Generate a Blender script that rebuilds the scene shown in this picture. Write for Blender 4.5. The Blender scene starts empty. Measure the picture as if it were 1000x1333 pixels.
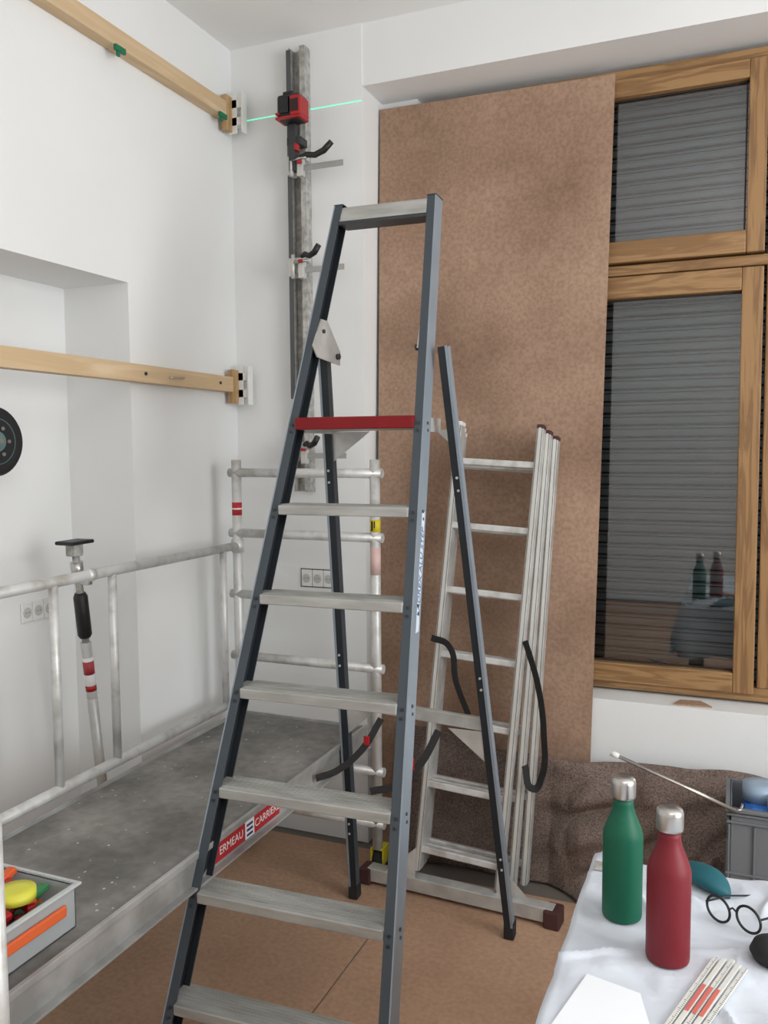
import bpy, bmesh, random
import numpy as np
from math import *
from mathutils import Vector, Matrix, noise
random.seed(4)
S=bpy.context.scene
COL=bpy.context.collection
# ------------------------------------------------------------------ materials
def srgb(r,g,b):
    f=lambda c:(c/255/12.92) if c/255<=.04045 else ((c/255+.055)/1.055)**2.4
    return (f(r),f(g),f(b),1)
MATS={}
def mat(name,rgb,rough=.6,metal=0,var=0,vscale=6,rgb2=None,bump=0,bscale=60,stretch=(1,1,1),detail=4,trans=0,emit=None,spec=.5,lo=.35,hi=.65,fine=0,fdark=.85,bdist=.01):
    if name in MATS: return MATS[name]
    m=bpy.data.materials.new(name);m.use_nodes=True
    nt=m.node_tree;N=nt.nodes;Lk=nt.links;B=N["Principled BSDF"]
    c=srgb(*rgb);B.inputs["Base Color"].default_value=c
    B.inputs["Roughness"].default_value=rough;B.inputs["Metallic"].default_value=metal
    B.inputs["Specular IOR Level"].default_value=spec
    if trans: B.inputs["Transmission Weight"].default_value=trans
    if emit:
        B.inputs["Emission Color"].default_value=c;B.inputs["Emission Strength"].default_value=emit
    tc=N.new("ShaderNodeTexCoord");mp=N.new("ShaderNodeMapping");mp.inputs["Scale"].default_value=stretch
    Lk.new(tc.outputs["Object"],mp.inputs["Vector"])
    if var or rgb2:
        n=N.new("ShaderNodeTexNoise");n.inputs["Scale"].default_value=vscale;n.inputs["Detail"].default_value=detail
        Lk.new(mp.outputs[0],n.inputs["Vector"])
        r=N.new("ShaderNodeValToRGB");r.color_ramp.elements[0].position=lo;r.color_ramp.elements[1].position=hi
        if rgb2: c2=srgb(*rgb2)
        else: c2=tuple(max(0,min(1,x*(1-var))) for x in c[:3])+(1,)
        r.color_ramp.elements[0].color=c2;r.color_ramp.elements[1].color=c
        Lk.new(n.outputs["Fac"],r.inputs[0]);out=r.outputs[0]
        if fine:
            n3=N.new("ShaderNodeTexNoise");n3.inputs["Scale"].default_value=fine;n3.inputs["Detail"].default_value=6
            Lk.new(mp.outputs[0],n3.inputs["Vector"])
            r3=N.new("ShaderNodeValToRGB");r3.color_ramp.elements[0].position=.34;r3.color_ramp.elements[1].position=.62
            r3.color_ramp.elements[0].color=(fdark,fdark*.99,fdark*.98,1);r3.color_ramp.elements[1].color=(1.0,1.0,1.0,1)
            Lk.new(n3.outputs["Fac"],r3.inputs[0])
            mm=N.new("ShaderNodeMixRGB");mm.blend_type='MULTIPLY';mm.inputs[0].default_value=1
            Lk.new(out,mm.inputs[1]);Lk.new(r3.outputs[0],mm.inputs[2]);out=mm.outputs[0]
        Lk.new(out,B.inputs["Base Color"])
    if bump:
        n2=N.new("ShaderNodeTexNoise");n2.inputs["Scale"].default_value=bscale;n2.inputs["Detail"].default_value=5
        Lk.new(mp.outputs[0],n2.inputs["Vector"])
        b=N.new("ShaderNodeBump");b.inputs["Strength"].default_value=bump;b.inputs["Distance"].default_value=bdist
        Lk.new(n2.outputs["Fac"],b.inputs["Height"]);Lk.new(b.outputs[0],B.inputs["Normal"])
    MATS[name]=m;return m
def wood(name,c1,c2,axis,rough=.5,scale=9,freq=14):
    """grain running along axis"""
    if name in MATS: return MATS[name]
    m=bpy.data.materials.new(name);m.use_nodes=True
    nt=m.node_tree;N=nt.nodes;Lk=nt.links;B=N["Principled BSDF"];B.inputs["Roughness"].default_value=rough
    tc=N.new("ShaderNodeTexCoord");mp=N.new("ShaderNodeMapping")
    sc=[scale*3]*3;sc[axis]=scale*.25;mp.inputs["Scale"].default_value=sc
    Lk.new(tc.outputs["Object"],mp.inputs["Vector"])
    n=N.new("ShaderNodeTexNoise");n.inputs["Scale"].default_value=1.0;n.inputs["Detail"].default_value=6;n.inputs["Distortion"].default_value=.8
    Lk.new(mp.outputs[0],n.inputs["Vector"])
    w=N.new("ShaderNodeMath");w.operation='MULTIPLY';w.inputs[1].default_value=freq
    Lk.new(n.outputs["Fac"],w.inputs[0])
    s=N.new("ShaderNodeMath");s.operation='SINE';Lk.new(w.outputs[0],s.inputs[0])
    r=N.new("ShaderNodeValToRGB");r.color_ramp.elements[0].position=.0;r.color_ramp.elements[1].position=.8
    r.color_ramp.elements[0].color=srgb(*c2);r.color_ramp.elements[1].color=srgb(*c1)
    mr=N.new("ShaderNodeMapRange");mr.inputs[1].default_value=-1;mr.inputs[2].default_value=1
    Lk.new(s.outputs[0],mr.inputs[0]);Lk.new(mr.outputs[0],r.inputs[0]);Lk.new(r.outputs[0],B.inputs["Base Color"])
    b=N.new("ShaderNodeBump");b.inputs["Strength"].default_value=.12;b.inputs["Distance"].default_value=.002
    Lk.new(mr.outputs[0],b.inputs["Height"]);Lk.new(b.outputs[0],B.inputs["Normal"])
    MATS[name]=m;return m
WHITE=mat("plaster_white",(234,235,234),.85,var=.04,vscale=1.5,bump=.05,bscale=40,detail=8)
CEIL=mat("ceiling_white",(240,240,239),.9,var=.02,vscale=2)
HARD=mat("hardboard_brown",(176,146,124),.8,rgb2=(146,117,98),vscale=2.4,detail=9,bump=.05,bscale=150,lo=.30,hi=.60,fine=75,fdark=.78,spec=.25)
FLOORB=mat("floor_board_brown",(198,162,134),.6,rgb2=(172,137,112),vscale=2.0,detail=9,bump=.03,bscale=90,lo=.3,hi=.65,fine=60,fdark=.84,spec=.35)
ALU=mat("aluminium_worn",(204,204,201),.42,.35,rgb2=(180,180,176),vscale=14,detail=6,bump=.04,bscale=80)
ALU2=mat("aluminium_step",(184,184,180),.5,.3,rgb2=(160,160,155),vscale=7,detail=8,stretch=(1,5,5))
ALUT=mat("scaffold_tube",(216,216,214),.42,.3,rgb2=(180,177,170),vscale=16,detail=8,bump=.05,bscale=60,lo=.3,hi=.55)
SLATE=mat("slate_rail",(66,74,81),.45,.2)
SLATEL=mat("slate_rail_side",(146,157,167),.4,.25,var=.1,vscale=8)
SLATED=mat("slate_dark_inner_shade",(30,36,42),.6,.1)  # dark slate; on the rail insides it paints the channel's shadow
BLACK=mat("black_plastic",(22,22,24),.45)
RUB=mat("black_rubber",(30,30,32),.8)
RED=mat("red_plastic",(165,22,30),.4)
REDC=mat("platform_red",(128,20,26),.5,var=.12,vscale=12,spec=.3)
REDR=mat("dark_red_rubber",(72,40,40),.7)
GALV=mat("galvanised_steel",(192,191,186),.55,.2,rgb2=(150,148,142),vscale=40,detail=8)
STEEL=mat("brushed_steel",(190,188,184),.28,.95)
STEELL=mat("steel_light",(205,204,200),.45,.4)
DARKM=mat("dark_metal",(62,64,66),.5,.4)
PWHITE=mat("white_plastic",(228,228,224),.4)
YEL=mat("yellow_sticker",(214,196,40),.6)
# ------------------------------------------------------------------ helpers
def empty(name,loc):
    e=bpy.data.objects.new(name,None);e.location=loc;e.empty_display_size=.1;COL.objects.link(e);return e
def adopt(o,par):
    if par is not None:
        o.parent=par;o.matrix_parent_inverse=Matrix.Translation(-Vector(par.location))
def mesh(name,vs,fs,mats,par=None,fm=None,smooth=False,bevel=0,seg=2):
    me=bpy.data.meshes.new(name);me.from_pydata([tuple(v) for v in vs],[],fs)
    if not isinstance(mats,(list,tuple)): mats=[mats]
    for m in mats: me.materials.append(m)
    if fm:
        for p,i in zip(me.polygons,fm): p.material_index=i
    if smooth:
        for p in me.polygons: p.use_smooth=True
    me.validate();me.update()
    bm=bmesh.new();bm.from_mesh(me);bmesh.ops.recalc_face_normals(bm,faces=bm.faces);bm.to_mesh(me);bm.free()
    o=bpy.data.objects.new(name,me);COL.objects.link(o);adopt(o,par)
    if bevel:
        b=o.modifiers.new("bevel","BEVEL");b.width=bevel;b.segments=seg;b.limit_method='ANGLE'
    return o
HF=[(0,3,2,1),(4,5,6,7),(0,1,5,4),(1,2,6,5),(2,3,7,6),(3,0,4,7)]
def boxv(a,b):
    return [(a[0],a[1],a[2]),(b[0],a[1],a[2]),(b[0],b[1],a[2]),(a[0],b[1],a[2]),(a[0],a[1],b[2]),(b[0],a[1],b[2]),(b[0],b[1],b[2]),(a[0],b[1],b[2])]
def boxes(name,L,mats,par=None,bevel=0):
    vs=[];fs=[]
    for a,b in L:
        k=len(vs);vs+=boxv(a,b);fs+=[tuple(i+k for i in f) for f in HF]
    return mesh(name,vs,fs,mats,par,bevel=bevel)
def box(name,a,b,m,par=None,bevel=0): return boxes(name,[(a,b)],m,par,bevel)
def hexa(name,c8,mats,par=None,fm=None,bevel=0): return mesh(name,c8,HF,mats,par,fm,bevel=bevel)
def barv(p1,p2,side,a,b):
    p1=Vector(p1);p2=Vector(p2);d=(p2-p1).normalized();s=Vector(side);s=(s-d*s.dot(d)).normalized();t=d.cross(s)
    return [p+s*a/2*i+t*b/2*j for p in (p1,p2) for i,j in((-1,-1),(1,-1),(1,1),(-1,1))]
def bar(name,p1,p2,side,a,b,m,par=None,bevel=.0015):
    """rectangular bar p1->p2, size a along 'side', b across"""
    return mesh(name,barv(p1,p2,side,a,b),HF,m,par,bevel=bevel)
def tube(name,pts,r,m,par=None,n=16,caps=True):
    pts=[Vector(p) for p in pts];vs=[];fs=[];prev=None
    for i,p in enumerate(pts):
        d=(pts[min(i+1,len(pts)-1)]-pts[max(i-1,0)]).normalized()
        if prev is None:
            s=d.orthogonal().normalized()
        else: s=(prev-d*prev.dot(d)).normalized()
        prev=s;t=d.cross(s);rr=r[i] if isinstance(r,(list,tuple)) else r
        for k in range(n): vs.append(p+s*rr*cos(2*pi*k/n)+t*rr*sin(2*pi*k/n))
    for i in range(len(pts)-1):
        for k in range(n): fs.append((i*n+k,i*n+(k+1)%n,(i+1)*n+(k+1)%n,(i+1)*n+k))
    if caps: fs.append(tuple(range(n)));fs.append(tuple((len(pts)-1)*n+k for k in range(n)))
    o=mesh(name,vs,fs,m,par)
    for p in o.data.polygons: p.use_smooth=len(p.vertices)==4
    return o
def lathe(name,prof,loc,m,par=None,n=40,axis=(0,0,1)):
    z=Vector(axis).normalized();x=z.orthogonal().normalized();y=z.cross(x);loc=Vector(loc);vs=[];fs=[];fm=[]
    for r,h,*_ in prof:
        for k in range(n): vs.append(loc+x*r*cos(2*pi*k/n)+y*r*sin(2*pi*k/n)+z*h)
    for i in range(len(prof)-1):
        for k in range(n):
            fs.append((i*n+k,i*n+(k+1)%n,(i+1)*n+(k+1)%n,(i+1)*n+k));fm.append(prof[i][2] if len(prof[i])>2 else 0)
    fs.append(tuple(range(n)));fm.append(prof[0][2] if len(prof[0])>2 else 0)
    fs.append(tuple((len(prof)-1)*n+k for k in range(n)));fm.append(prof[-1][2] if len(prof[-1])>2 else 0)
    o=mesh(name,vs,fs,m,par,fm)
    for p in o.data.polygons: p.use_smooth=len(p.vertices)==4
    return o
def ribbon(name,pts,w,m,par=None,tilt=0):
    c=bpy.data.curves.new(name,'CURVE');c.dimensions='3D';c.extrude=w/2;c.bevel_depth=.0012;c.resolution_u=10
    s=c.splines.new('BEZIER');s.bezier_points.add(len(pts)-1)
    for p,q in zip(s.bezier_points,pts): p.co=q;p.handle_left_type=p.handle_right_type='AUTO';p.tilt=tilt
    c.materials.append(m);o=bpy.data.objects.new(name,c);COL.objects.link(o);adopt(o,par);return o
def text(name,body,loc,right,up,size,m,par=None,align='CENTER'):
    c=bpy.data.curves.new(name,'FONT');c.body=body;c.size=size;c.align_x=align;c.align_y='CENTER';c.extrude=.0002
    c.materials.append(m);o=bpy.data.objects.new(name,c);COL.objects.link(o)
    r=Vector(right).normalized();u=Vector(up).normalized();n=r.cross(u)
    M=Matrix((r,u,n)).transposed().to_4x4();M.translation=Vector(loc);o.matrix_world=M
    if par is not None:
        o.parent=par;o.matrix_parent_inverse=Matrix.Translation(-Vector(par.location));o.matrix_basis=M
    return o
# ------------------------------------------------------------------ camera
psi,pit,rho=radians(22.44),radians(4.26),radians(-0.40)
F=Vector((-sin(psi)*cos(pit),cos(psi)*cos(pit),-sin(pit)))
r=Vector((cos(psi),sin(psi),0));u=r.cross(F)
R_=r*cos(rho)+u*sin(rho);U_=-r*sin(rho)+u*cos(rho)
cd=bpy.data.cameras.new("camera");cam=bpy.data.objects.new("camera",cd);COL.objects.link(cam)
M=Matrix((R_,U_,-F)).transposed().to_4x4();M.translation=(0,0,1.6);cam.matrix_world=M
cd.sensor_fit='VERTICAL';cd.sensor_height=36;cd.lens=1109.7/1333*36;cd.clip_start=.05
S.camera=cam
# ------------------------------------------------------------------ room
XL=-1.93;YB=3.077;ZC=3.21;XR=2.4;YF=-2.6
boxes("wall_left",[((-2.33,2.40,0),(XL,3.6,ZC)),((-2.33,YF,2.17),(XL,2.40,ZC)),((-2.33,.3,0),(-2.21,2.40,2.17)),((-2.33,YF,0),(XL,.3,2.17))],WHITE)
boxes("wall_back",[((XL,YB,0),(-1.35,3.6,ZC)),((-1.35,3.083,2.98),(XR+.2,3.6,ZC)),((-1.35,3.15,0),(XR+.2,3.6,.675)),((-1.35,3.28,.675),(-1.2,3.6,2.98)),((1.05,3.083,.675),(XR+.2,3.6,2.98)),((1.05,3.083,0),(XR+.2,3.15,.675))],WHITE)
boxes("wall_right",[((XR,YF,0),(XR+.2,3.083,.85)),((XR,YF,2.75),(XR+.2,3.083,ZC)),((XR,YF,.85),(XR+.2,-1.0,2.75)),((XR,2.4,.85),(XR+.2,3.083,2.75))],WHITE)
box("wall_front",(-2.33,YF-.2,0),(XR+.2,YF,ZC),WHITE)
box("ceiling",(-2.33,YF-.2,ZC),(XR+.2,3.6,ZC+.15),CEIL)
box("floor",(-2.33,YF-.2,-.12),(XR+.2,3.6,-.004),mat("screed_grey",(120,112,104),.8,var=.1,vscale=5))
boxes("floor_protection_boards",[((-1.90,-2.5,-.004),(-1.084,2.50,0)),((-1.90,2.506,-.004),(-1.084,3.03,.0)),((-1.078,-2.5,-.004),(.14,2.92,0)),((.145,-2.5,-.004),(2.3,3.1,.0))],FLOORB)
# ------------------------------------------------------------------ window
OAKH=wood("oak_horizontal",(160,124,82),(132,97,60),0,.5,9,24);OAKV=wood("oak_vertical",(157,120,78),(128,94,58),2,.5,9,24)
win=empty("window_1",(0,3.28,1.8))
hz=[];vt=[]
def frm(x0,x1,z0,z1,y0,y1,wl,wr,wb,wt):
    vt.append(((x0,y0,z0),(x0+wl,y1,z1)));vt.append(((x1-wr,y0,z0),(x1,y1,z1)))
    hz.append(((x0+wl,y0,z0),(x1-wr,y1,z0+wb)));hz.append(((x0+wl,y0,z1-wt),(x1-wr,y1,z1)))
frm(-1.19,1.04,.685,2.955,3.275,3.335,.06,.06,.05,.055)
hz.append(((-1.13,3.275,2.225),(.98,3.335,2.262)));vt.append(((.085,3.274,.735),(.165,3.334,2.90)))
for x0,x1 in((-1.14,.075),(.172,.99)):
    frm(x0,x1,2.268,2.915,3.255,3.315,.065,.06,.077,.062)
    frm(x0,x1,.715,2.218,3.255,3.315,.065,.070,.072,.078)
boxes("frame_rails",hz,OAKH,win,bevel=.004);boxes("frame_stiles",vt,OAKV,win,bevel=.004)
gl=bpy.data.materials.new("window_glass");gl.use_nodes=True;N=gl.node_tree.nodes;N.clear()
o_=N.new("ShaderNodeOutputMaterial");mx=N.new("ShaderNodeMixShader");tr=N.new("ShaderNodeBsdfTransparent");gs=N.new("ShaderNodeBsdfGlossy");fr=N.new("ShaderNodeFresnel")
fr.inputs[0].default_value=2.3;gs.inputs["Roughness"].default_value=.0;tr.inputs[0].default_value=(.80,.83,.845,1)
lk=gl.node_tree.links;lk.new(fr.outputs[0],mx.inputs[0]);lk.new(tr.outputs[0],mx.inputs[1]);lk.new(gs.outputs[0],mx.inputs[2]);lk.new(mx.outputs[0],o_.inputs[0])
for x0,x1 in((-1.08,.022),(.235,.93)):
    for i,(z0,z1) in enumerate(((2.34,2.86),(.78,2.145))):
        mesh("glass",[(x0,3.29,z0),(x1,3.29,z0),(x1,3.29,z1),(x0,3.29,z1)],[(0,1,2,3)],gl,win)
SEAL=mat("glazing_seal",(50,38,28),.7)
sl=[]
for x0,x1 in((-1.075,.012),(.237,.93)):
    for z0,z1 in((2.345,2.853),(.787,2.14)):
        t=.006
        sl+=[((x0,3.284,z0),(x0+t,3.292,z1)),((x1-t,3.284,z0),(x1,3.292,z1)),((x0,3.284,z0),(x1,3.292,z0+t)),((x0,3.284,z1-t),(x1,3.292,z1))]
boxes("glazing_seal",sl,SEAL,win)
SH=mat("shutter_grey",(166,178,183),.5,.1);SHD=mat("shutter_groove",(38,42,44),.8)
vs=[];fs=[];fm=[];z=.682;pitch=.0455;prof=[(0,.0,1),(.003,.008,0),(.007,.012,0),(.018,.0145,0),(.026,.0125,0),(.029,.006,1),(.0315,.008,0),(.034,.011,0),(.039,.010,0),(.0415,.0,1)]
rows=[]
while z<2.925:
    for dz,dy,g in prof: rows.append((z+dz,3.40-dy,g))
    z+=pitch
for zz,yy,g in rows: vs+=[(-1.19,yy,zz),(1.04,yy,zz)]
for i in range(len(rows)-1): fs.append((2*i,2*i+1,2*i+3,2*i+2));fm.append(rows[i][2])
mesh("roller_shutter",vs,fs,[SH,SHD],win,fm)
mesh("board_offcut",[(-.19,3.165,.6755),(-.06,3.175,.6755),(-.10,3.235,.6755),(-.17,3.225,.6755),(-.19,3.165,.681),(-.06,3.175,.681),(-.10,3.235,.681),(-.17,3.225,.681)],HF,HARD)
hexa("hardboard_panel",[(-1.325,3.105,0.003),(-.482,3.105,.003),(-.482,3.112,.003),(-1.325,3.112,.003),(-1.342,3.236,2.945),(-.430,3.236,2.93),(-.430,3.243,2.93),(-1.342,3.243,2.945)],HARD)
# ------------------------------------------------------------------ battens on left wall
PINE=wood("pine_batten",(218,194,160),(202,174,136),1,.6,6,10)
GRNC=mat("green_clip",(20,110,75),.5)
def batten(zb,zt,yend,blk):
    e=empty("timber_batten",(XL,2,zb))
    box("batten",(-1.928,-.4,zb),(-1.882,yend,zt),PINE,e,.002)
    box("end_block",(-1.91,yend+.001,zb-.045),(-1.885,yend+.045,zt+.03),wood("pine_v",(186,154,110),(162,128,86),2),e,.002)
    boxes("bracket",[((-1.90,yend+.046,zb-.05),(-1.865,yend+.05,zt+.045)),((-1.90,yend+.046,zb-.02),(-1.84,yend+.075,zb+.012)),((-1.90,yend+.046,zt-.012),(-1.84,yend+.075,zt+.02)),((-1.842,yend+.04,zb-.05),(-1.836,yend+.075,zt+.045))],PWHITE,e,.001)
    return e
e1=batten(2.905,2.965,2.965,0);e2=batten(1.832,1.892,2.975,1)
for yy in (2.30,2.90): boxes("clip",[((-1.881,yy,2.885),(-1.868,yy+.05,2.904)),((-1.881,yy+.012,2.87),(-1.872,yy+.025,2.90))],GRNC,e1,.003);
for yy in (2.42,2.88): tube("screw_head",[(-1.882,yy,1.862),(-1.878,yy,1.862)],.006,DARKM,e2)
tube("hook_screw",[(-1.879,2.55,1.858),(-1.872,2.56,1.858),(-1.872,2.63,1.862)],.003,STEEL,e2)
# ------------------------------------------------------------------ metal channel + clamps + laser
ch=empty("metal_wall_channel",(-1.605,3.05,2.3))
boxes("channel",[((-1.638,3.072,1.43),(-1.570,3.0765,3.15)),((-1.640,3.030,1.43),(-1.636,3.072,3.15)),((-1.574,3.03,1.43),(-1.570,3.072,3.15)),((-1.592,3.03,1.43),(-1.574,3.033,3.15)),((-1.612,3.060,1.43),(-1.596,3.072,3.15))],[GALV],ch)
boxes("channel_flange_shade",[((-1.648,3.026,1.80),(-1.641,3.0765,3.14)),((-1.641,3.026,1.80),(-1.630,3.030,3.14))],mat("flange_shade",(84,86,88),.5,.2),ch)  # dark grey strips paint the shadow on the channel's left flange
def clamp(zc,hl,hz_=.045,hx=.02):
    e=empty("bar_clamp",(-1.6,3.0,zc))
    boxes("clamp_bar",[((-1.60,2.983,zc-.009),(-1.39,2.990,zc+.012))],mat("clamp_bar_steel",(168,168,165),.4,.5),e,.001)
    boxes("jaw",[((-1.625,2.975,zc-.02),(-1.605,3.028,zc+.05)),((-1.58,2.972,zc-.03),(-1.555,3.0,zc+.035)),((-1.625,3.0,zc+.035),(-1.55,3.028,zc+.055))],STEELL,e,.003)
    tube("spindle",[(-1.59,2.965,zc+.03),(-1.53,2.96,zc+.032)],.006,STEEL,e)
    h=[(-1.60,2.965,zc+hz_+.005),(-1.57,2.96,zc+hz_+.01),(-1.53,2.95,zc+hz_),(-1.49,2.945,zc+hz_+.01),(-1.455,2.94,zc+hz_+.035)]
    h=[(x*hl+(-1.60)*(1-hl)+hx+.02,y,z_) for x,y,z_ in h]
    tube("handle",h,[.008,.011,.011,.012,.011],BLACK,e)
    box("red_trigger",(-1.57,2.952,zc+hz_-.02),(-1.55,2.965,zc+hz_-.008),RED,e,.003)
    tube("pad",[(-1.60,2.97,zc-.03),(-1.60,2.97,zc+.06)],.007,STEELL,e)
clamp(2.672,1,.03);clamp(2.288,.6,.045);clamp(1.572,.5,.04)
ls=empty("laser_level",(-1.585,2.97,2.89))
dx_,dz_=.030,-.040
def B_(a,b): return ((a[0]+dx_,a[1],a[2]+dz_),(b[0]+dx_,b[1],b[2]+dz_))
boxes("body",[B_((-1.665,2.92,2.878),(-1.568,3.0,2.972))],BLACK,ls,.012)
boxes("top_window",[B_((-1.645,2.93,2.965),(-1.60,2.985,2.986))],BLACK,ls,.008)
boxes("red_shell",[B_((-1.604,2.912,2.888),(-1.562,2.99,2.96)),B_((-1.668,2.912,2.895),(-1.65,2.95,2.905))],RED,ls,.006)
boxes("red_band",[B_((-1.668,2.915,2.880),(-1.562,2.99,2.889))],RED,ls,.003)
boxes("window_front",[B_((-1.645,2.913,2.90),(-1.61,2.92,2.958))],mat("laser_glass",(10,10,12),.1),ls,.002)
boxes("label",[B_((-1.60,2.9105,2.90),(-1.568,2.912,2.945))],mat("label_dark",(40,12,14),.5),ls)
boxes("wall_mount",[B_((-1.64,2.965,2.70),(-1.61,2.99,2.878)),B_((-1.65,2.97,2.80),(-1.59,3.028,2.83)),B_((-1.635,2.955,2.74),(-1.610,2.965,2.80))],DARKM,ls,.003)
boxes("mount_red",[B_((-1.612,2.955,2.775),(-1.60,2.985,2.80))],RED,ls,.003)
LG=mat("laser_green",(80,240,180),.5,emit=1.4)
boxes("laser_line",[((-1.925,3.0758,2.9236),(-1.649,3.0768,2.9260)),((-1.569,3.0758,2.9236),(-1.352,3.0768,2.9260))],LG)  # glowing strips on the wall stand in for the projected laser light
# ------------------------------------------------------------------ sockets
def socket(loc,n,back):
    e=empty("wall_socket",loc)
    x,y,z=loc;w=.05
    for i in range(n):
        o=(i-(n-1)/2)*w
        if back:
            box("plate",(x+o-w/2+.001,y-.008,z-.034),(x+o+w/2-.001,y-.0005,z+.034),PWHITE,e,.003)
            lathe("well",[(.018,0),(.018,.001),(.015,.0015)],(x+o,y-.008,z),mat("socket_well",(190,190,186),.5),e,24,(0,-1,0))
            for q in(-.006,.006): tube("pin_hole",[(x+o+q,y-.0097,z),(x+o+q,y-.0102,z)],.002,BLACK,e,8)
        else:
            box("plate",(x+.0005,y+o-w/2+.001,z-.034),(x+.008,y+o+w/2-.001,z+.034),PWHITE,e,.003)
            lathe("well",[(.018,0),(.018,.001),(.015,.0015)],(x+.008,y+o,z),mat("socket_well",(190,190,186),.5),e,24,(1,0,0))
            for q in(-.006,.006): tube("pin_hole",[(x+.0097,y+o+q,z),(x+.0102,y+o+q,z)],.002,BLACK,e,8)
    if back: box("back_box",(x-n*w/2-.004,y-.003,z-.038),(x+n*w/2+.004,y-.0002,z+.038),mat("grey_box",(90,88,84),.8),e)
socket((-1.562,YB,1.075),3,True);socket((-2.21,2.22,1.055),3,False)
# ------------------------------------------------------------------ wheel hung in niche
wh=empty("spare_castor_wheel",(-2.13,1.985,1.63))
lathe("tyre",[(.066,-.02),(.10,-.022),(.108,-.012),(.110,0),(.108,.012),(.10,.022),(.070,.02)],(-2.13,1.985,1.63),RUB,wh,48,(1,0,0))
lathe("hub",[(.072,.0),(.072,.021),(.058,.014),(.035,.016),(.030,.026),(.014,.028),(.012,.036)],(-2.13,1.985,1.63),mat("hub_teal",(112,142,142),.5,.2),wh,36,(1,0,0))
for k in range(6):
    a_=k*pi/3;tube("bolt",[(-2.115,1.985+.046*cos(a_),1.63+.046*sin(a_)),(-2.106,1.985+.046*cos(a_),1.63+.046*sin(a_))],.006,STEEL,wh,8)
tube("wall_peg",[(-2.21,1.985,1.63),(-2.09,1.985,1.63)],.008,STEEL,wh)
# ------------------------------------------------------------------ scaffold
sc=empty("mobile_scaffold",(-1.5,2.0,0));TR=.019
ZD=.57;XA=-1.798;XB=-1.212;Y0=1.09;Y1=2.85
for nm,x,y,h in(("post_1",XA,Y1,1.56),("post_2",XB,Y1,1.56),("post_3",XA,Y0,1.26),("post_4",XB,Y0,.95)):
    tube(nm,[(x,y,.105),(x,y,h)],TR,ALUT,sc,20)
    yc=y+.03
    lathe("castor_wheel",[(.02,-.016),(.045,-.017),(.05,-.01),(.05,.01),(.045,.017),(.02,.016)],(x,yc,.0505),RUB,sc,28,(1,0,0))
    boxes("castor_fork",[((x-.026,yc-.04,.045),(x-.021,yc+.025,.105)),((x+.021,yc-.04,.045),(x+.026,yc+.025,.105)),((x-.026,yc-.04,.10),(x+.026,yc+.025,.106))],YEL if y>2 else ALU,sc,.001)
    tube("axle",[(x-.03,yc,.05),(x+.03,yc,.05)],.006,STEEL,sc,10)
for z_ in(1.51,1.275,1.035,.79,.40,.20):
    tube("rung",[(XA-.03,Y1-.002,z_),(XB+.03,Y1-.002,z_)],.0175,ALUT,sc)
for z_ in(.40,.20): tube("rung",[(XA,Y0,z_),(XB,Y0,z_)],.0165,ALUT,sc)
tube("guard_rail_top",[(XA,.95,1.225),(XA,Y1,1.225)],.0165,ALUT,sc);tube("guard_rail_low",[(XA,.95,.615),(XA,Y1,.615)],.0165,ALUT,sc)
for y in(1.20,1.87,2.12,2.745): tube("guard_upright",[(XA,y,.615),(XA,y,1.225)],.0135,ALUT,sc)
lathe("coupler_ring",[(.019,-.014),(.019,.014)],(XA,2.02,1.225),ALUT,sc,24,(0,1,0))
lathe("coupler_ring",[(.024,-.025),(.024,.025)],(XA,Y1,1.225),ALUT,sc,24)
DECK=mat("deck_plywood_grey",(148,145,140),.75,rgb2=(106,104,100),vscale=4,detail=11,bump=.04,bscale=60,fine=30,fdark=.8)
box("deck_board",(XA+.025,Y0+.02,ZD-.012),(XB-.035,Y1-.03,ZD),DECK,sc)
BEAM=mat("deck_beam_alu",(184,184,182),.45,.35,rgb2=(148,148,145),vscale=9,detail=7)
boxes("deck_side_beam",[((XB-.034,Y0+.02,ZD-.068),(XB-.030,Y1-.03,ZD+.012)),((XB-.034,Y0+.02,ZD-.07),(XB-.010,Y1-.03,ZD-.064)),((XB-.036,Y0+.02,ZD-.002),(XB-.024,Y1-.03,ZD+.014)),
  ((XA+.02,Y0+.02,ZD-.07),(XA+.026,Y1-.03,ZD+.012))],BEAM,sc,.001)
boxes("deck_end_beam",[((XA+.02,Y0+.015,ZD-.07),(XB-.012,Y0+.022,ZD+.01)),((XA+.02,Y1-.035,ZD-.07),(XB-.03,Y1-.028,ZD+.01))],BEAM,sc,.001)
DST=mat("dust_white",(192,190,185),.9)
rd=random
sp=[];sf=[]
for i in range(110):
    x=rd.uniform(XA+.04,XB-.05);y=rd.uniform(1.3,2.8);s=rd.uniform(.001,.0034);k=len(sp)
    for a_ in range(6): sp.append((x+s*cos(a_)*rd.uniform(.6,1.6),y+s*sin(a_)*1.4,ZD+.0006))
    sf.append(tuple(range(k,k+6)))
mesh("dust_specks",sp,sf,DST,sc)
LR=mat("label_red",(180,36,44),.5);LW=mat("label_white",(235,235,235),.5);LB=mat("label_blue",(40,50,110),.5)
xb=XB-.0295
box("beam_label",(xb-.0005,1.80,ZD-.056),(xb,2.17,ZD-.006),LR,sc)
box("beam_label_mark",(xb,1.977,ZD-.056),(xb+.0004,2.025,ZD-.006),LW,sc)
boxes("beam_mark_bars",[((xb+.0004,1.985,ZD-.05+i*.014),(xb+.0008,2.017,ZD-.043+i*.014)) for i in range(3)],[LB],sc)
text("beam_text_a","ERMEAU",(xb+.0006,1.907,ZD-.031),(0,1,0),(0,0,1),.0315,LW,sc)
text("beam_text_b","CARRIERE",(xb+.0006,2.098,ZD-.031),(0,1,0),(0,0,1),.0315,LW,sc)
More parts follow.
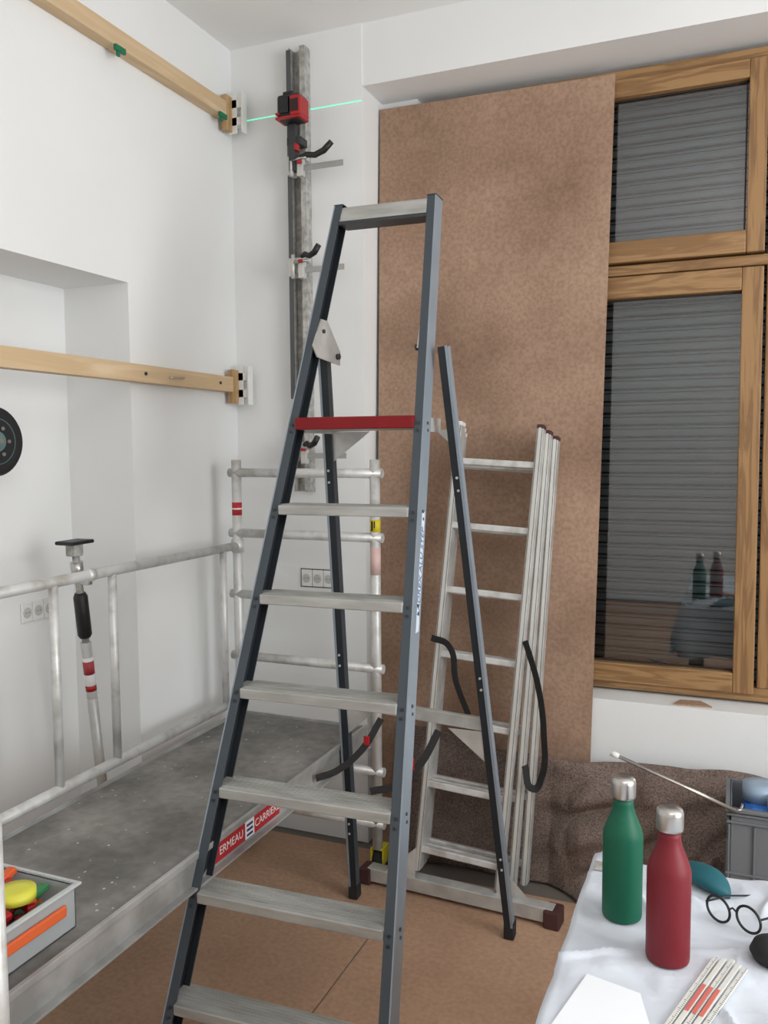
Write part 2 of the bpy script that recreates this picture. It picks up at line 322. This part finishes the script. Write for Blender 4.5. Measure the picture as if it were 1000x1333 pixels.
lathe("sticker_red",[(.0195,0),(.0195,.05)],(XA,Y1,1.345),LR,sc,20);lathe("sticker_white",[(.0196,0),(.0196,.006)],(XA,Y1,1.367),LW,sc,20)
lathe("sticker_yellow",[(.0195,0),(.0195,.045)],(XB,Y1,1.297),YEL,sc,20)
boxes("sticker_black_marks",[((XB-.008,Y1-.0202,1.302),(XB-.001,Y1-.0192,1.337)),((XB+.003,Y1-.0202,1.312),(XB+.007,Y1-.0192,1.337))],BLACK,sc)
lathe("sticker_red",[(.0195,0),(.0195,.10)],(XB,Y1,1.14),mat("red_label_faded",(214,184,178),.6),sc,20)
# ------------------------------------------------------------------ step ladder
th=.0363;CX,CY=-.9643,1.5387
def LP(u_,v_,z_): return Vector((CX+u_*cos(th)-v_*sin(th),CY+u_*sin(th)+v_*cos(th),z_))
TA=.3811
sd=empty("platform_step_ladder",LP(0,.5,0))
wi=lambda z_:.2765-.0598*z_
def lhex(name,f,z0,z1,mats,fm=None,bevel=0):
    c=[]
    for z_ in(z0,z1):
        a,b,c0,c1=f(z_);c+=[LP(a,c0,z_),LP(b,c0,z_),LP(b,c1,z_),LP(a,c1,z_)]
    return hexa(name,c,mats,sd,fm,bevel)
ZT=2.345;FL=.027;DP=.068
for s in(-1,1):
    def web(z_):
        a=s*(wi(z_)+FL-.004);b=s*(wi(z_)+FL);return (min(a,b),max(a,b),TA*z_,TA*z_+DP)
    def f1(z_):
        a=s*(wi(z_));b=s*(wi(z_)+FL-.004);return (min(a,b),max(a,b),TA*z_,TA*z_+.004)
    def f2(z_):
        a=s*(wi(z_)+.004);b=s*(wi(z_)+FL-.004);return (min(a,b),max(a,b),TA*z_+DP-.004,TA*z_+DP)
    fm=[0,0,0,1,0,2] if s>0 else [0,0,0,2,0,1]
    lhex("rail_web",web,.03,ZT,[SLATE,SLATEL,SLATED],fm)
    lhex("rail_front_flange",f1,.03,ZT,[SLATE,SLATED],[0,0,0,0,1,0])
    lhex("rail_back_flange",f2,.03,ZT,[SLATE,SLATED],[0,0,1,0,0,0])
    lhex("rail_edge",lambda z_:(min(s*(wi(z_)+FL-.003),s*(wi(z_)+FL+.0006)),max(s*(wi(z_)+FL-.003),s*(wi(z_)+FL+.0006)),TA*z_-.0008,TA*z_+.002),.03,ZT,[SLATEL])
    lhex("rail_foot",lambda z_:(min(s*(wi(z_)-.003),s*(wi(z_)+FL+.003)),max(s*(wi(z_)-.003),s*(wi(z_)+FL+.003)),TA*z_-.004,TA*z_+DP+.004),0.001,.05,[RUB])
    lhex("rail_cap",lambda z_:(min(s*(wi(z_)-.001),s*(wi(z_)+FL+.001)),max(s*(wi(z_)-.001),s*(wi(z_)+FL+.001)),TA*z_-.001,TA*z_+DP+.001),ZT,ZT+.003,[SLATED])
    for n in range(1,8):
        zz=n*.2364+.014
        for q in(0,.02):
            c=LP(s*(wi(zz)+.013),TA*(zz-q)-.001,zz-q);d=LP(s*(wi(zz)+.013),TA*(zz-q)-.004,zz-q)
            tube("rivet",[c,d],.0045,DARKM,sd,10)
            c=LP(s*(wi(zz)+FL),TA*zz+.035,zz-q);d=LP(s*(wi(zz)+FL+.003),TA*zz+.035,zz-q);tube("rivet",[c,d],.0045,SLATE,sd,10)
def tread(zb,h,dep,name,m):
    vb=TA*zb+.005;w=wi(zb)+FL-.006
    c=[]
    for z_ in(zb,zb+h):
        v0=vb+TA*(z_-zb)*.6;c+=[LP(-w,v0,z_),LP(w,v0,z_),LP(w,vb+dep,z_),LP(-w,vb+dep,z_)]
    hexa(name,c,m,sd,bevel=.002)
    wv=wi(zb)-.001
    c=[]
    for z_ in(zb,zb+h):
        v0=TA*zb-.001;c+=[LP(-wv,v0,z_),LP(wv,v0,z_),LP(wv,vb+.01,z_),LP(-wv,vb+.01,z_)]
    hexa(name+"_nosing",c,m,sd,bevel=.003)
    vs=[];fs=[]
    for k in range(7):
        v=vb+.012+k*(dep-.02)/6;b0=len(vs)
        vs+=[LP(-wv+.004,v,zb+h),LP(wv-.004,v,zb+h),LP(wv-.004,v+.004,zb+h),LP(-wv+.004,v+.004,zb+h),LP(-wv+.004,v,zb+h+.0018),LP(wv-.004,v,zb+h+.0018),LP(wv-.004,v+.004,zb+h+.0018),LP(-wv+.004,v+.004,zb+h+.0018)]
        fs+=[tuple(i+b0 for i in f) for f in HF]
    mesh(name+"_ribs",vs,fs,m,sd)
for n in range(1,7): tread(n*.2364,.027,.082,"step_%d"%n,ALU2)
zp=7*.2364;wv=wi(zp)
hexa("platform_deck",[LP(-wv,TA*zp+.012,zp),LP(wv,TA*zp+.012,zp),LP(wv,.86,zp),LP(-wv,.93,zp),LP(-wv,TA*zp+.012,zp+.03),LP(wv,TA*zp+.012,zp+.03),LP(wv,.86,zp+.03),LP(-wv,.93,zp+.03)],ALU2,sd,bevel=.002)
hexa("platform_red_edge",[LP(-wv,TA*zp-.004,zp),LP(wv,TA*zp-.004,zp),LP(wv,TA*zp+.012,zp),LP(-wv,TA*zp+.012,zp),LP(-wv,TA*zp-.004,zp+.034),LP(wv,TA*zp-.004,zp+.034),LP(wv,TA*zp+.03,zp+.036),LP(-wv,TA*zp+.03,zp+.036)],REDC,sd,bevel=.003)
for s in(-1,1):
    a=s*(wv+.004);b=s*(wv+.008);a,b=min(a,b),max(a,b);ve=.94 if s<0 else .86
    hexa("platform_side_arm",[LP(a,TA*zp+.07,zp-.008),LP(b,TA*zp+.07,zp-.008),LP(b,ve,zp-.008),LP(a,ve,zp-.008),LP(a,TA*zp+.07,zp+.032),LP(b,TA*zp+.07,zp+.032),LP(b,ve,zp+.032),LP(a,ve,zp+.032)],ALU,sd)
    if s<0: u0,uj,dzg,vg=-.200,-.065,.10,.925
    else: u0,uj,dzg,vg=.225,.170,.05,.852
    vs=[LP(u0,vg,zp-.001),LP(uj,vg,zp-.001),LP(u0,vg+.01,zp-dzg),LP(u0,vg+.004,zp-.001),LP(uj,vg+.004,zp-.001),LP(u0,vg+.014,zp-dzg)]
    mesh("platform_gusset",vs,[(0,1,2),(3,5,4),(0,3,4,1),(1,4,5,2),(2,5,3,0)],ALU,sd)
zt=2.285;w=wi(zt)
hexa("top_handrail",[LP(-w,TA*zt-.002,zt),LP(w,TA*zt-.002,zt),LP(w,TA*zt+.072,zt),LP(-w,TA*zt+.072,zt),LP(-w,TA*ZT-.002,ZT-.008),LP(w,TA*ZT-.002,ZT-.008),LP(w,TA*ZT+.06,ZT+.002),LP(-w,TA*ZT+.06,ZT+.002)],ALU2,sd,bevel=.006)
hexa("top_handrail_lip",[LP(-w,TA*zt-.004,zt-.006),LP(w,TA*zt-.004,zt-.006),LP(w,TA*zt+.07,zt-.006),LP(-w,TA*zt+.07,zt-.006),LP(-w,TA*zt-.004,zt+.004),LP(w,TA*zt-.004,zt+.004),LP(w,TA*zt+.07,zt+.004),LP(-w,TA*zt+.07,zt+.004)],DARKM,sd)
RL=[(-.205,.895,1.905),(-.222,1.144,.03)];RR=[(.226,.755,1.885),(.352,1.083,.03)]
side=(cos(th),sin(th),0)
for nm,(t,f) in(("rear_leg_1",RL),("rear_leg_2",RR)):
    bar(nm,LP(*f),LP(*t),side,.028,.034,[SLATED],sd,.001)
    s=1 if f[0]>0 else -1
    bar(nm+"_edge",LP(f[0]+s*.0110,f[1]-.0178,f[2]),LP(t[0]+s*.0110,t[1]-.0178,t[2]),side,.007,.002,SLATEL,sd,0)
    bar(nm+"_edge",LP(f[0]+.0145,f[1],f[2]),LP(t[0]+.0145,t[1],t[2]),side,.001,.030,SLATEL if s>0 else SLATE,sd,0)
    bar(nm+"_foot",LP(f[0],f[1],.001),LP(f[0],f[1],.055),side,.034,.042,RUB,sd,.003)
    for k in(.12,.14,.45,.47,.78,.80):
        p=Vector(f)+(Vector(t)-Vector(f))*k;tube("rivet",[LP(p.x,p.y-.017,p.z),LP(p.x,p.y-.021,p.z)],.004,ALU,sd,8)
def on(leg,z_):
    t,f=leg;k=(z_-f[2])/(t[2]-f[2]);return Vector(f)+(Vector(t)-Vector(f))*k
zb=.745;a=on(RL,zb);b=on(RR,zb)
bar("rear_brace",LP(*a),LP(*b),(0,0,1),.04,.02,ALU,sd,.002)
for s,q in((1,b),(-1,a)):
    vs=[LP(q.x-s*.012,q.y-.012,zb-.02),LP(q.x-s*.12,q.y-.012,zb-.02),LP(q.x-s*.008,q.y+.006,zb-.12)];vs+=[v+Vector((0,.003,0)) for v in vs]
    mesh("brace_gusset",vs,[(0,1,2),(3,5,4),(0,3,4,1),(1,4,5,2),(2,5,3,0)],ALU,sd)
for s,leg in((-1,RL),(1,RR)):
    t=leg[0];uh=s*(wi(1.9)-.002)
    P=[(TA*2.0+.01,1.985),(TA*1.99+.06,1.985),(t[1]+.02,1.90),(t[1]+.015,1.86),(TA*1.87+.03,1.87),(TA*1.87,1.90)]
    if s>0: P=[(TA*1.97+.01,1.97),(TA*1.97+.07,1.95),(TA*1.87+.075,1.88),(TA*1.87+.01,1.88)]
    n=len(P);vs=[LP(uh,v,z_) for v,z_ in P]+[LP(uh-s*.004,v,z_) for v,z_ in P]
    mesh("hinge_plate",vs,[tuple(range(n)),tuple(range(n,2*n))]+[(i,(i+1)%n,n+(i+1)%n,n+i) for i in range(n)],ALU,sd)
    tube("hinge_bolt",[LP(uh-s*.004,t[1]-.01,1.885),LP(uh-s*.014,t[1]-.01,1.885)],.009,DARKM,sd,12)
    tube("hinge_bolt",[LP(uh-s*.004,TA*1.95+.04,1.95),LP(uh-s*.010,TA*1.95+.04,1.95)],.006,DARKM,sd,12)
z0,z1=1.13,1.43
uo=lambda z_:wi(z_)+FL+.0006
c=[LP(uo(z0),TA*z0+.030,z0),LP(uo(z0),TA*z0+.056,z0),LP(uo(z1),TA*z1+.056,z1),LP(uo(z1),TA*z1+.030,z1)]
mesh("rail_label",c,[(0,1,2,3)],mat("label_pale_blue",(206,216,226),.5),sd)
upd=(LP(uo(z1),TA*z1,z1)-LP(uo(z0),TA*z0,z0)).normalized();outn=Vector(side)
rt=upd;up_=outn.cross(rt)
mid=LP(uo(1.28)+.0004,TA*1.28+.0435,1.28)
text("rail_label_text","LADREX ALU STEP",mid,rt,up_,.029,mat("label_ink",(70,100,150),.5),sd)
# ------------------------------------------------------------------ combination ladder
cl=empty("combination_ladder",(-.83,2.85,0))
B0=Vector((-.882,2.80,.075));T0=Vector((-.790,3.02,1.675))
ax=(T0-B0).normalized();nrm=Vector((0,-1,0));nrm=(nrm-ax*nrm.dot(ax)).normalized()
sx=Vector((1,0,0));sx=(sx-ax*sx.dot(ax)-nrm*sx.dot(nrm)).normalized()
ABR=mat("alu_bright",(215,214,208),.35,.4);AGR=mat("alu_groove",(120,120,116),.5,.3)
for k,(hw,off,dx,dxt) in enumerate(((.150,.0,0,0),(.170,-.052,.016,.002),(.190,-.104,.028,.006))):
    ob_=B0+nrm*off+sx*dx;ot_=T0+nrm*off+sx*dxt-ax*.012*k
    for s in(-1,1):
        hwt=hw-.006*k
        p1=ob_+sx*s*hw;p2=ot_+sx*s*hwt
        bar("stile",p1,p2,sx,.023,.048,ALU,cl,.002)
        bar("stile_rib",p1+nrm*.0245,p2+nrm*.0245,sx,.009,.003,ABR,cl,0)
        for q in(-.008,.008): bar("stile_groove",p1+nrm*.0241+sx*q,p2+nrm*.0241+sx*q,sx,.002,.001,AGR,cl,0)
        bar("stile_cap",p2-ax*.004,p2+ax*.012,sx,.025,.050,REDR if (s==1) else PWHITE,cl,.003)
    L_=(ot_-ob_).length
    for n in range(7):
        zz=.13+n*.235-.075+.02;kk=(zz-.006*(k>0))/L_
        p=ob_.lerp(ot_,kk);hh=hw-.006*k*kk
        bar("rung",p-sx*hh,p+sx*hh,nrm,.026 if k==0 else .022,.024,ALUT,cl,.004)
bar("stabiliser_bar",(-1.22,2.795,.04),(-.53,2.755,.04),(0,0,1),.05,.050,ALU,cl,.003)
bar("stabiliser_foot_1",(-.56,2.757,.032),(-.505,2.753,.032),(0,0,1),.062,.072,REDR,cl,.006)
bar("stabiliser_foot_2",(-1.25,2.797,.032),(-1.205,2.794,.032),(0,0,1),.062,.066,REDR,cl,.006)
for s in(-1,1):
    q=B0+sx*s*.15
    vs=[Vector((q.x,q.y-.035,.065)),Vector((q.x+s*.12,q.y-.045,.065)),Vector((q.x+.0,q.y-.02,.17))];vs+=[v+Vector((0,.003,0)) for v in vs]
    mesh("stabiliser_gusset",vs,[(0,1,2),(3,5,4),(0,3,4,1),(1,4,5,2),(2,5,3,0)],ALU,cl)
STR=mat("webbing_black",(34,33,34),.8,bump=.3,bscale=300)
ribbon("strap_a",[(-1.0,2.86,.92),(-.93,2.845,.90),(-.905,2.85,.774),(-.865,2.87,.65)],.022,STR,cl)
ribbon("strap_b",[(-.665,2.885,.93),(-.645,2.875,.88),(-.615,2.87,.78),(-.592,2.86,.62),(-.598,2.85,.46),(-.622,2.84,.425),(-.655,2.85,.50)],.024,STR,cl)
st=empty("ratchet_strap",(-1.1,2.5,.6))
ribbon("webbing",[(-1.225,2.38,.545),(-1.18,2.44,.555),(-1.11,2.49,.62),(-1.06,2.53,.715)],.022,STR,st)
ribbon("webbing_2",[(-1.036,2.38,.53),(-.96,2.41,.55),(-.896,2.44,.61),(-.84,2.47,.72)],.022,STR,st)
box("red_tag",(-1.105,2.485,.635),(-1.085,2.492,.665),RED,st,.002);box("red_tag_2",(-.92,2.42,.60),(-.905,2.426,.64),RED,st,.002)
# ------------------------------------------------------------------ telescopic prop
pr=empty("telescopic_support_prop",(-1.98,2.31,0))
pb=Vector((-1.99,2.315,.01));pt=Vector((-1.972,2.150,1.305))
d=(pt-pb)
at=lambda k:pb+d*k
tube("outer_tube",[at(0.02),at(.74)],.017,ALU,pr);tube("inner_tube",[at(.74),at(.98)],.012,GALV,pr)
tube("grip",[at(.752),at(.76),at(.86),at(.87)],[.017,.023,.023,.017],BLACK,pr);tube("trigger_body",[at(.91),at(.95)],.020,STEEL,pr)
box("trigger",at(.90)+Vector((.01,-.01,-.01)),at(.90)+Vector((.05,.01,.02)),STEEL,pr,.004)
tube("label",[at(.59),at(.70)],.0176,LW,pr);tube("label_red",[at(.61),at(.625)],.0179,RED,pr);tube("label_red_2",[at(.655),at(.69)],.0179,mat("label_red_dull",(170,60,64),.5),pr)
box("top_pad",pt+Vector((-.035,-.05,-.006)),pt+Vector((.035,.055,.006)),BLACK,pr,.004);box("top_fork",pt+Vector((-.02,-.02,-.045)),pt+Vector((.02,.02,-.006)),GALV,pr,.004)
box("base_pad",(-2.035,2.27,.001),(-1.945,2.36,.014),BLACK,pr,.004)
# ------------------------------------------------------------------ storage box on the deck
bx=empty("storage_box",(-1.45,1.24,ZD))
pm=mat("clear_plastic",(226,230,230),.25,trans=.6)
x0,x1,y0,y1,z0,z1=-1.60,-1.30,1.125,1.385,ZD+.002,ZD+.10;t=.004
boxes("tub",[((x0,y0,z0),(x1,y1,z0+t)),((x0,y0,z0),(x0+t,y1,z1)),((x1-t,y0,z0),(x1,y1,z1)),((x0,y0,z0),(x1,y0+t,z1)),((x0,y1-t,z0),(x1,y1,z1))],pm,bx,.001)
boxes("tub_rim",[((x0-.01,y0-.01,z1-.006),(x0+t,y1+.01,z1)),((x1-t,y0-.01,z1-.006),(x1+.01,y1+.01,z1)),((x0,y0-.01,z1-.006),(x1,y0+t,z1)),((x0,y1-t,z1-.006),(x1,y1+.01,z1))],mat("rim_clear",(214,218,218),.3,trans=.3),bx,.002)
box("latch_orange",(x1+.001,1.17,z1-.055),(x1+.010,1.35,z1-.030),mat("orange_plastic",(216,98,50),.5),bx,.004)
cl_=[RED,mat("orange2",(214,90,40),.5),mat("green_p",(60,130,80),.5),mat("dark_tool",(40,36,36),.5),RED,RED]
for i in range(110):
    cx=rd.uniform(x0+.04,x1-.035);cy=rd.uniform(y0+.04,y1-.035);cz=z0+.02+rd.uniform(0,.088)
    a_=rd.uniform(0,pi);L_=rd.uniform(.015,.03);dd=Vector((cos(a_),sin(a_),rd.uniform(-.25,.25)))*L_
    bar("tool_piece",Vector((cx,cy,cz))-dd,Vector((cx,cy,cz))+dd,(0,0,1),.014,.022,rd.choice(cl_),bx,.003)
lathe("tape_roll",[(.02,0),(.04,0),(.04,.02),(.02,.02)],(-1.365,1.285,z0+.10),mat("tape_yellow",(214,210,70),.5),bx,30)
# ------------------------------------------------------------------ blanket
BL=mat("moving_blanket",(146,129,120),.95,rgb2=(106,92,86),vscale=190,detail=6,bump=.5,bscale=200,lo=.38,hi=.6,spec=.1,fine=12,fdark=.8)
nx,nz=240,70;vs=[];fs=[]
xs=np.linspace(-1.22,.62,nx)
for i,x in enumerate(xs):
    top=.475+.02*sin(x*4+1)+.015*noise.noise(Vector((x*5,0,0)))
    if x<-.85: top+=.03
    if x>.0: top-=.05*min(1,x/.3)
    near=max(0,min(1,(x+.60)/.12))
    for j in range(nz):
        k=j/(nz-1)
        z_=top*(1-k)+.006
        y=3.062-(.05+.08*near)*k**.8-.04*near*sin(k*pi)
        f=(.06*noise.noise(Vector((x*4+k*3.5,k*3,2)))+.034*noise.noise(Vector((x*10+k*6,k*5,5)))+.024*sin(x*13+7*k+5*noise.noise(Vector((x*3,k*2,9)))))*min(1,k*4+.3)
        y+=f*(.35+.65*near)
        if x<-.52: y=max(y,2.965+.145*z_)
        if x>-.06: y=max(y,2.945-.03*max(0,1-(x+.06)/.03)) 
        vs.append((x,min(y,3.088),z_))
    for j in range(nz-1):
        if i<nx-1: a=i*nz+j;fs.append((a,a+1,a+nz+1,a+nz))
bl=mesh("moving_blanket",vs,fs,BL,None,smooth=True)
so=bl.modifiers.new("s","SOLIDIFY");so.thickness=.008;so.offset=0
# ------------------------------------------------------------------ crates
CG=mat("crate_grey",(112,116,120),.55)
def crate(x0,y0,z0,w,dp,h):
    e=empty("plastic_crate",(x0+w/2,y0+dp/2,z0));t=.006;x1=x0+w;y1=y0+dp;z1=z0+h
    L=[((x0,y0,z0),(x1,y1,z0+t))]
    hz=(z1-.095,z1-.06)
    for (a,b) in(((x0,y0),(x1,y0+t)),((x0,y1-t),(x1,y1)),((x0,y0),(x0+t,y1)),((x1-t,y0),(x1,y1))):
        if b[0]-a[0]<.02:
            m0=a[1]+.06;m1=b[1]-.08
            L+=[((a[0],a[1],z0),(b[0],b[1],hz[0])),((a[0],a[1],hz[1]),(b[0],b[1],z1)),((a[0],a[1],hz[0]),(b[0],m0,hz[1])),((a[0],m1,hz[0]),(b[0],b[1],hz[1]))]
        else: L+=[((a[0],a[1],z0),(b[0],b[1],z1))]
    for zz in(z1-.022,z1-.045,z0+.06,z0+.0): L+=[((x0-.008,y0-.008,zz),(x1+.008,y0,zz+.006)),((x0-.008,y0,zz),(x0,y1,zz+.006))]
    L+=[((x0-.012,y0-.012,z1-.01),(x1+.012,y0+.004,z1)),((x0-.012,y0,z1-.01),(x0+.004,y1+.01,z1)),((x0,y1-.004,z1-.01),(x1+.012,y1+.012,z1)),((x1-.004,y0,z1-.01),(x1+.012,y1,z1))]
    for k in range(9):
        xx=x0+k*w/8-.003;L.append(((xx,y0-.007,z0+.01),(xx+.006,y0,z1-.05)))
        yy=y0+k*dp/8-.003
        if yy<y1-.01: L.append(((x0-.007,yy,z0+.01),(x0,yy+.006,z1-.1)))
    boxes("crate_shell",L,CG,e,.001);return e
crate(.005,2.67,.002,.56,.23,.262);c2=crate(.005,2.67,.266,.56,.23,.262)
box("blue_cloth",(.04,2.69,.42),(.30,2.86,.515),mat("blue_cloth",(50,110,190),.7),c2,.03)
box("white_pack",(.11,2.70,.515),(.26,2.80,.555),PWHITE,c2,.01);lathe("tape",[(.02,0),(.05,0),(.05,.05),(.02,.05)],(.09,2.80,.515),mat("tape_light",(150,170,190),.4),c2,30)
rod=empty("metal_rod",(-.1,2.65,.58))
tube("rod_shaft",[(-.329,2.650,.651),(.023,2.650,.527)],.0055,STEEL,rod)
tube("rod_tip",[(-.340,2.650,.655),(-.315,2.650,.646)],.009,PWHITE,rod)
tube("rod_hook",[(.023,2.650,.527),(.035,2.655,.530),(.04,2.68,.534),(.04,2.70,.53)],.004,STEEL,rod,8)
# ------------------------------------------------------------------ table
tb=empty("work_table",(.3,1.1,0))
tx0,tx1,ty0,ty1=-.252,.95,.55,1.775
box("table_top",(tx0+.004,ty0+.004,.70),(tx1-.004,ty1-.004,.730),mat("table_wood",(150,120,90),.6),tb)
for x in(tx0+.06,tx1-.06):
    for y in(ty0+.06,ty1-.06): box("table_leg",(x-.022,y-.022,0),(x+.022,y+.022,.70),mat("table_wood",(150,120,90),.6),tb)
CLT=mat("white_cloth",(206,211,219),.9,bump=.4,bscale=7,bdist=.03,spec=.1)
KEEP=[(-.175,1.548,.04),(-.088,1.441,.04),(-.05,1.72,.05),(.01,1.59,.05),(.078,1.50,.045),(-.045,1.36,.04),(-.06,1.28,.04),(-.02,1.45,.04),(-.16,1.27,.08),(-.225,1.715,.03)]
n=300;vs=[];fs=[];dr=.26
def fold(s,a,b):
    if s<a: return a,(a-s)
    if s>b: return b,(s-b)
    return s,0
U=np.linspace(tx0-dr,tx1+dr,n);V=np.linspace(ty0-dr,ty1+dr,n)
def ridge(v,c,wd): return max(0,1-abs(v-c)/wd)**1.5
for i,su in enumerate(U):
    for j,sv in enumerate(V):
        x,d1=fold(su,tx0,tx1);y,d2=fold(sv,ty0,ty1)
        dpp=max(d1,d2)
        q=noise.noise(Vector((su*3,sv*3,4)))
        kd=min(1,min(max(0,(hypot(x-a,y-b)-c_)/.03) for a,b,c_ in KEEP))
        wr=.014*noise.noise(Vector((su*8,sv*8,1)))+.009*noise.noise(Vector((su*18+sv*9,sv*7,3)))
        crease=.014*ridge(su*.8+sv*.45+.03*q,.60,.014)+.014*ridge(sv+.25*su+.03*q,1.62,.013)+.012*ridge(su-.3*sv+.03*q,-.42,.012)+.012*ridge(su+.02*q,.12,.010)+.010*ridge(sv-.5*su+.04*q,1.50,.012)
        z_=.7455+(wr+crease)*kd-(dpp if dpp>0 else 0)
        z_=max(z_,.734) if dpp==0 else z_
        ox=0;oy=0
        if d1>0:
            wv_=.5+.5*sin(sv*17+3*noise.noise(Vector((sv*3,0,0))))
            ox=(.006+.05*wv_*min(1,d1*6));ox=-ox if su<tx0 else ox
        if d2>0:
            wv_=.5+.5*sin(su*19+3*noise.noise(Vector((su*3,7,0))))
            oy=(.006+.10*wv_*min(1,d2*5));oy=-oy if sv<ty0 else oy
        vs.append((x+ox,y+oy,max(z_,.48+.03*sin(su*11))))
for i in range(n-1):
    for j in range(n-1): a=i*n+j;fs.append((a,a+n,a+n+1,a+1))
mesh("tablecloth",vs,fs,CLT,tb,smooth=True)
ZTb=.7465
def bottle(x,y,rgb,nm):
    e=empty("steel_water_bottle",(x,y,ZTb))
    m=mat(nm,rgb,.5,.0,bump=.05,bscale=400,spec=.35)
    p=[(.030,0),(.0345,.003),(.0355,.008),(.0355,.150)]
    for k in range(1,13):
        a_=k/12;p.append((.0355-.0175*(a_*a_*(3-2*a_)),.150+.062*a_))
    p+=[(.0180,.222)]
    lathe("body",p,(x,y,ZTb),m,e,56)
    c=[(.0190,.222),(.0215,.224),(.0220,.228),(.0220,.250),(.0210,.256),(.0170,.2605),(.008,.262)]
    lathe("cap",c,(x,y,ZTb),STEEL,e,48)
bottle(-.175,1.548,(10,88,64),"bottle_green");bottle(-.088,1.441,(112,24,34),"bottle_red")
tp=empty("glasses_case",(-.045,1.70,ZTb));vs=[];fs=[];n1,n2=28,20
for i in range(n1):
    t=i/(n1-1);wd=.044*sin(pi*min(1,t*.93+.07))**.7*(.35+.65*t)+.0008;hh=.024*sin(pi*min(1,t*.93+.06))**.6*(.4+.6*t)+.0006
    c=Vector((-.108+.115*t,1.780-.105*t,ZTb+.002+hh));
    dv=Vector((.115,-.105,0)).normalized();sd_=Vector((-dv.y,dv.x,0))
    for k in range(n2): a_=2*pi*k/n2;vs.append(c+sd_*wd*cos(a_)+Vector((0,0,hh*sin(a_))))
for i in range(n1-1):
    for k in range(n2): fs.append((i*n2+k,i*n2+(k+1)%n2,(i+1)*n2+(k+1)%n2,(i+1)*n2+k))
fs.append(tuple(range(n2)));fs.append(tuple((n1-1)*n2+k for k in range(n2)))
mesh("case_shell",vs,fs,mat("teal_fabric",(12,86,96),.6),tp,smooth=True)
eg=empty("eyeglasses",(.02,1.57,ZTb))
def ring(c,r_,ax1,ax2,nm):
    tube(nm,[Vector(c)+Vector(ax1)*r_*cos(a_)+Vector(ax2)*r_*sin(a_) for a_ in np.linspace(0,2*pi,33)],.0024,BLACK,eg,8,False)
A1=Vector((.90,-.42,.05)).normalized();A2=Vector((-.15,.35,.92)).normalized()
g1=Vector((-.012,1.592,ZTb+.0235));g2=g1+A1*.055
ring(g1,.021,A1,A2,"rim");ring(g2,.021,A1,A2,"rim_2")
tube("bridge",[g1+A1*.019+A2*.004,g1+A1*.0275+A2*.010,g2-A1*.019+A2*.004],.0018,BLACK,eg,8)
for g,s in((g1,-1),(g2,1)):
    h=g+A1*s*.022+A2*.006
    tube("temple",[h,h+Vector((.04,.06,-.012)),h+Vector((.08,.10,-.024))],.0018,BLACK,eg,8)
sg=empty("black_pouch",(.07,1.50,ZTb))
lathe("pouch",[(.012,0),(.034,.003),(.040,.014),(.034,.028),(.015,.034)],(.078,1.500,ZTb),RUB,sg,28)
fr_=empty("folding_ruler",(-.035,1.38,ZTb));RW=mat("ruler_white",(214,213,206),.5)
tv=[];tf=[]
for k in range(5):
    a_=radians(73-.3*k);dx=Vector((cos(a_),sin(a_),0));s_=Vector((sin(a_),-cos(a_),0))
    p=Vector((-.078,1.255,ZTb+.004))+s_*(k*.0108);q=p+dx*(.232-.006*abs(k-2))
    bar("leaf_%d"%k,p,q,s_,.0082,.0034,RW,fr_,.0008)
    if k in(0,2,4):
        for i in range(44):
            c=p+dx*(.004+i*.005)+Vector((0,0,.0019));ln=.003 if i%5 else .005
            b0=len(tv);tv+=barv(c+s_*(.004-ln),c+s_*.004,dx,.0007,.0003);tf+=[tuple(i2+b0 for i2 in f) for f in HF]
mesh("ticks",tv,tf,BLACK,fr_)
a_=radians(73);dx=Vector((cos(a_),sin(a_),0));s_=Vector((sin(a_),-cos(a_),0))
for i,(o1,o2) in enumerate(((.0108,.009),(.0216,.009),(.0324,.009))):
    c=Vector((-.078,1.255,ZTb+.0060))+s_*o1+dx*.095
    bar("red_print",c-dx*.04,c+dx*.04,s_,o2*.7,.0003,mat("ruler_red",(206,108,98),.6),fr_,0)
pa=mesh("paper_sheet",[(-.235,1.20,ZTb+.003),(-.085,1.205,ZTb+.003),(-.12,1.325,ZTb+.003),(-.205,1.345,ZTb+.003)],[(0,1,2,3)],mat("paper",(236,238,242),.8))
pa.modifiers.new("s","SOLIDIFY").thickness=.0006
box("steel_plate",(-.25,1.70,ZTb),(-.20,1.735,ZTb+.004),GALV,None,.001)
# ------------------------------------------------------------------ lighting
w=bpy.data.worlds.new("sky");S.world=w;w.use_nodes=True
w.node_tree.nodes["Background"].inputs[0].default_value=(.90,.95,1,1);w.node_tree.nodes["Background"].inputs[1].default_value=1.0
def area(name,loc,rot,sx_,sy_,e,col):
    l=bpy.data.lights.new(name,'AREA');l.shape='RECTANGLE';l.size=sx_;l.size_y=sy_;l.energy=e;l.color=col
    o=bpy.data.objects.new(name,l);o.location=loc;o.rotation_euler=rot;COL.objects.link(o);return o
area("daylight_side_window",(XR-.02,.9,1.8),(0,radians(90),0),1.9,1.8,86,(.97,.99,1))
area("fill_light_overhead",(.6,-1.0,3.15),(0,0,0),1.4,1.4,18,(.98,.99,1))  # added fill light, out of view under the ceiling
area("fill_light_upward",(.9,.0,1.5),(radians(180),0,0),.6,.6,24,(.98,.99,1))  # added unseen area light, aimed up to brighten the ceiling
S.view_settings.view_transform='Standard'
